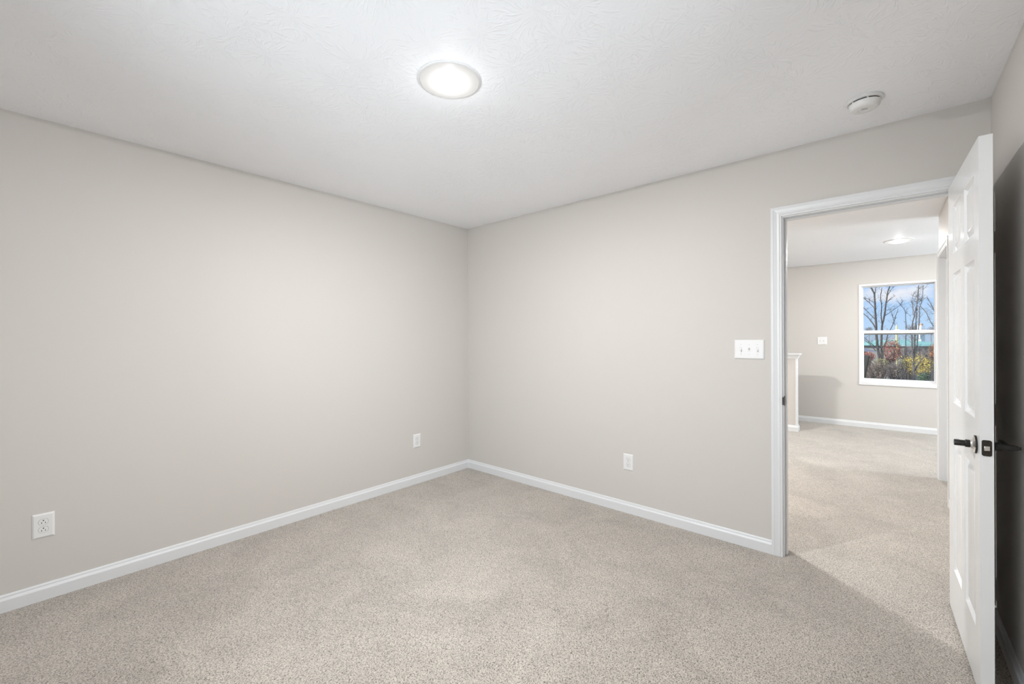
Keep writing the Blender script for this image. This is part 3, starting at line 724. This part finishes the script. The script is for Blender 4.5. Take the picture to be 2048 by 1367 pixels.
bare_tree('bare_tree', 'tall knotty bare tree at the right of the window view', 16.4, [
    (Lw((1390, 1200), (1370, 800), (1380, 560), (1385, 400), (1395, 280), (1400, 110))+U((1415, 1230), (1440, 830), (1455, 600), (1465, 450), (1490, 180)), 0.050, 0.022),
    (Lw((1375, 720), (1330, 400), (1330, 110))+U((1330, 1230), (1350, 1050), (1395, 850), (1425, 700)), 0.034, 0.018),
    (U((1362, 870), (1350, 650), (1330, 530), (1385, 330)), 0.018, 0.008),
    (Lw((1420, 480), (1460, 330), (1475, 110))+U((1500, 1060), (1515, 700), (1570, 500), (1600, 170)), 0.026, 0.012),
    (U((1530, 660), (1620, 760), (1690, 860), (1830, 1160)), 0.018, 0.010), (U((1460, 520), (1500, 580), (1560, 500)), 0.014, 0.006),
    (U((1470, 470), (1420, 430)), 0.012, 0.005), (Lw((1400, 960), (1480, 790), (1560, 690), (1630, 620)), 0.028, 0.012)], 21, 110, M_barkpale)
bare_tree('bare_tree', 'bare tree at the far right edge of the window view', 24.0, [
    (Lw((1890, 700), (1880, 300), (1878, 110))+U((1880, 1200), (1890, 990), (1860, 800), (1850, 770), (1780, 620), (1700, 480)), 0.045, 0.014),
    (U((1860, 810), (1872, 700), (1860, 540)), 0.020, 0.008), (U((1850, 770), (1770, 680), (1700, 610)), 0.016, 0.008),
    (U((1880, 1180), (1760, 1020), (1690, 890)), 0.020, 0.008)], 33, 60)

def shrub(name, label, u, v, Y, ru, rv, mat, n, leaf, seed, stems=7, width=.3, cat='shrub', group='shrubs outside the window'):
    """leafy shrub: stems from the ground and many folded leaves in an ellipsoid crown"""
    rnd = random.Random(seed); c = at(u, v, Y); e = at(u+ru, v, Y); rx = (e-c).length; rz = (at(u, v+rv, Y)-c).length
    foot = Vector((c.x, c.y, GZ)); root = thing(name, label, cat, foot, group=group)
    bmS = BM(); bmL = BM(); cc = c-foot
    tips = []
    for k in range(stems):
        d = Vector((rnd.uniform(-.8, .8)*rx, rnd.uniform(-.8, .8)*rx, rnd.uniform(-.3, .9)*rz)); tip = cc+d
        midp = Vector((d.x*0.35, d.y*0.35, max(0.1, cc.z-rz*0.9)))
        st = Vector((d.x*.15, d.y*.15, 0)); pts = [st, st.lerp(midp, .5)+Vector((rnd.uniform(-.05, .05), rnd.uniform(-.05, .05), 0)), midp, midp.lerp(tip, .5)+Vector((rnd.uniform(-.1, .1), rnd.uniform(-.1, .1), 0)), tip]
        tube(bmS, pts, [0.022, 0.019, 0.015, 0.010, 0.004], 5); tips.append((midp, tip))
    for _ in range(n):
        while True:
            q = Vector((rnd.uniform(-1, 1), rnd.uniform(-1, 1), rnd.uniform(-1, 1)))
            if q.length < 1: break
        if rnd.random() < 0.6: q = q.normalized()*rnd.uniform(0.55, 1.0)
        m0, t0 = rnd.choice(tips); p = (cc + Vector((q.x*rx, q.y*rx, q.z*rz))).lerp(m0.lerp(t0, rnd.random()), 0.22)
        d = Vector((rnd.uniform(-1, 1), rnd.uniform(-1, 1), rnd.uniform(-.5, .5))).normalized()
        s = d.cross(Vector((rnd.uniform(-.4, .4), rnd.uniform(-.4, .4), 1))).normalized(); l = leaf*rnd.uniform(.6, 1.3); nn = d.cross(s)
        a = bmL.verts.new(p); b = bmL.verts.new(p+d*l); m1 = bmL.verts.new(p+d*l*.5+s*l*width+nn*l*.1); m2 = bmL.verts.new(p+d*l*.5-s*l*width+nn*l*.1)
        bmL.faces.new((a, m1, b)); bmL.faces.new((a, b, m2))
    obj('stems', bmS, M_bark if mat is not M_gleaf else M_bark, root); obj('foliage', bmL, mat, root)
    return root
shrub('yellow_shrub', 'bright yellow leafed shrub at the lower right of the window view', *lo_(1480, 790), 19.3, 44, 26, M_yleaf, 1500, 0.060, 1, 9, width=.22)
shrub('green_shrub', 'dark green evergreen bush at the lower right corner of the window', *lo_(1620, 1120), 14.6, 15, 13, M_gleaf, 1600, 0.040, 2)
shrub('red_shrub', 'rust red leafed shrub in the middle of the window view', *lo_(850, 440), 21.0, 27, 30, M_rleaf, 1500, 0.062, 3, 10)
shrub('orange_shrub', 'orange leafed bush at the right edge of the window view', *lo_(1850, 480), 21.5, 12, 22, M_oleaf, 700, 0.055, 4)
shrub('brown_shrub', 'brown leafless looking thicket at the lower left of the window view', *lo_(520, 960), 15.0, 30, 26, M_bleaf, 2600, 0.055, 5, 40, width=.12)
shrub('brown_shrub', 'dim brown thicket under the middle of the window view', *lo_(960, 950), 15.8, 28, 24, M_bleaf2, 2600, 0.055, 6, 40, width=.12)
shrub('olive_shrub', 'olive green bush behind the brown thicket at the lower left', *lo_(620, 800), 17.4, 24, 17, M_oliveleaf, 1300, 0.045, 7, 12)
shrub('olive_shrub', 'small dark olive bush between the red and yellow shrubs', *lo_(1150, 800), 17.6, 14, 12, M_oliveleaf, 1100, 0.045, 8)
shrub('brown_shrub', 'tall grey brown thicket behind the yellow shrub', *lo_(1250, 540), 24.5, 34, 24, M_bleaf2, 1800, 0.065, 9, 46, width=.10)
shrub('brown_shrub', 'grey brown thicket under the teal roof at the right of the window view', *lo_(1700, 600), 27.5, 26, 18, M_bleaf, 1500, 0.070, 11, 40, width=.10)
shrub('reddish_shrub', 'low reddish bush at the left edge of the window view', *lo_(330, 600), 20.0, 18, 12, M_rleaf, 700, 0.055, 10, 10)

# house with the teal roof
def atd(u, v, D):
    p = at(u, v, 10.0); f = Vector((-sin(YAW), cos(YAW), 0)); return CAM + (p-CAM)*(D/((p-CAM).dot(f)))
def house(name, label, uc, u0, u1, v_eave, v_ridge, D, depth, wall_m, roof_m, hip):
    c = atd(uc, v_eave, D); root = thing(name, label, 'house', (c.x, c.y, GZ), rot=(0, 0, YAW))
    x0, x1 = (u0-uc)*D/FPX, (u1-uc)*D/FPX; ez = c.z-GZ; rz_ = atd(uc, v_ridge, D+depth/2).z-GZ
    bm = BM(); box(bm, x0+.4, x1-.4, .5, depth-.5, 0, ez+.1); obj('walls', bm, wall_m, root)
    bm = BM(); v = [bm.verts.new(p) for p in ((x0, 0, ez), (x1, 0, ez), (x1, depth, ez), (x0, depth, ez), (x0+hip, depth/2, rz_), (x1-hip, depth/2, rz_))]
    for f in ((0, 1, 5, 4), (2, 3, 4, 5), (3, 0, 4), (1, 2, 5), (3, 2, 1, 0)): bm.faces.new([v[i] for i in f])
    obj('roof', bm, roof_m, root)
    return root, ez, rz_
D = 42.0
uT = lambda px: 1710+px/11.7
bh, ez, rz_ = house('teal_roof_house', 'house with a teal roof and white chimney beyond the trees', uT(1300), uT(1180), uT(2700), lo_(0, 372)[1], lo_(0, 200)[1], D, 9.0, M_siding, M_teal, 3.2)
k_ = (D+4.5)/FPX; cx_ = (uT(1550)-1024)*k_-(uT(1300)-1024)*D/FPX; cw = (uT(1610)-uT(1490))*k_*0.38; cz_ = atd(uT(1550), up_(0, 1120)[1], D+4.5).z-GZ
bm = BM(); box(bm, cx_-cw, cx_+cw, 4.5-cw, 4.5+cw, ez, cz_); ch = obj('chimney', bm, M_white, bh, label='white chimney')
bm = BM(); lathe(bm, [(cw*0.75, cz_), (cw*0.72, cz_+cw*0.7), (cw*0.5, cz_+cw*1.1)], 20, Matrix.Translation((cx_, 4.5, 0))); obj('chimney_cap', bm, M_brown, ch, smooth=40, label='brown chimney cap')
for k in range(4):
    bm = BM(); box(bm, -2.0+k*1.7, -1.0+k*1.7, 0.46, 0.52, 1.0, 2.2); obj('window', bm, M_slot, bh)
# slate-roofed house at the left
house('slate_roof_house', 'house with a blue grey roof at the left of the window view', uT(250), uT(-500), uT(520), lo_(0, 500)[1], lo_(0, 130)[1], 36.0, 9.0, M_siding, M_slate, 1.2)
# yellow pole
c0 = at(*up_(970, 1110), 34.0); r = (at(*up_(992, 1110), 34.0)-at(*up_(950, 1110), 34.0)).length/2
bm = BM(); lathe(bm, [(r, 0), (r, c0.z-GZ-0.1), (r*0.7, c0.z-GZ)], 16); o = obj('yellow_pole', bm, M_yellow, smooth=40, loc=(c0.x, c0.y, GZ))
tag(o, 'pale yellow pole rising above the meeting rail of the window', 'pole')
# charcoal panel just outside the lower left of the window
Yp = 7.6
A = at(*lo_(120, 580), Yp); B = at(*lo_(355, 604), Yp); Cc = at(*lo_(228, 1210), Yp); D_ = at(*lo_(60, 1200), Yp); B1 = at(*lo_(312, 600), Yp); C1 = at(*lo_(196, 1210), Yp)
foot = Vector((D_.x, Yp, GZ)); t = thing('charcoal_panel', 'charcoal slanted panel outside the lower left corner of the window', 'panel', foot)
def slab(pts, y0, y1):
    bm = BM(); a = [bm.verts.new((p.x-foot.x, y0, p.z-GZ)) for p in pts]; b = [bm.verts.new((p.x-foot.x, y1, p.z-GZ)) for p in pts]
    bm.faces.new(a); bm.faces.new(list(reversed(b))); n = len(pts)
    for i in range(n): bm.faces.new((a[i], a[(i+1) % n], b[(i+1) % n], b[i]))
    return bm
obj('board', slab([A, B1, C1, D_], -0.02, 0.02), M_panel, t); obj('edge_rail', slab([B1, B, Cc, C1], -0.04, 0.04), M_panelrim, t)
bm = BM(); box(bm, -0.03, 0.03, -0.03, 0.03, 0, D_.z-GZ+0.05); obj('post', bm, M_panelrim, t)
# far bare crowns along the horizon
for k, (u, v, ru, rv, lab) in enumerate(((1738, 656, 9, 6, 'hazy bare treetops at the left horizon of the window'), (1823, 652, 13, 9, 'hazy bare treetops beside the white chimney'), (1862, 656, 12, 6, 'hazy bare treetops at the right horizon of the window'))):
    rnd = random.Random(50+k); c = at(u, v, 60); foot = Vector((c.x, c.y, GZ)); R = (at(u+ru, v, 60)-c).length
    root = thing('distant_tree', lab, 'tree', foot, group='distant bare trees'); hgt = c.z-GZ
    bm = BM(); tube(bm, [(0, 0, 0), (0, 0, hgt-R*0.6)], [0.09, 0.04], 6); obj('trunk', bm, M_haze, root)
    bm = BM()
    for _ in range(80):
        a = rnd.uniform(0, 2*pi); rr = R*1.25*rnd.random()**0.7; tip = Vector((rr*cos(a), rr*sin(a), hgt+R*(0.55-0.75*(rr/R/1.25)**2)*rnd.uniform(.4, 1.0)))
        s_ = Vector((rr*cos(a)*.3, rr*sin(a)*.3, hgt-R*rnd.uniform(.6, 1.6)))
        m1 = s_.lerp(tip, .5)+Vector((rnd.uniform(-.1, .1), rnd.uniform(-.1, .1), -R*.05))
        tube(bm, [s_, m1, tip], [0.020, 0.014, 0.006], 3)
    obj('branches', bm, M_haze, root)
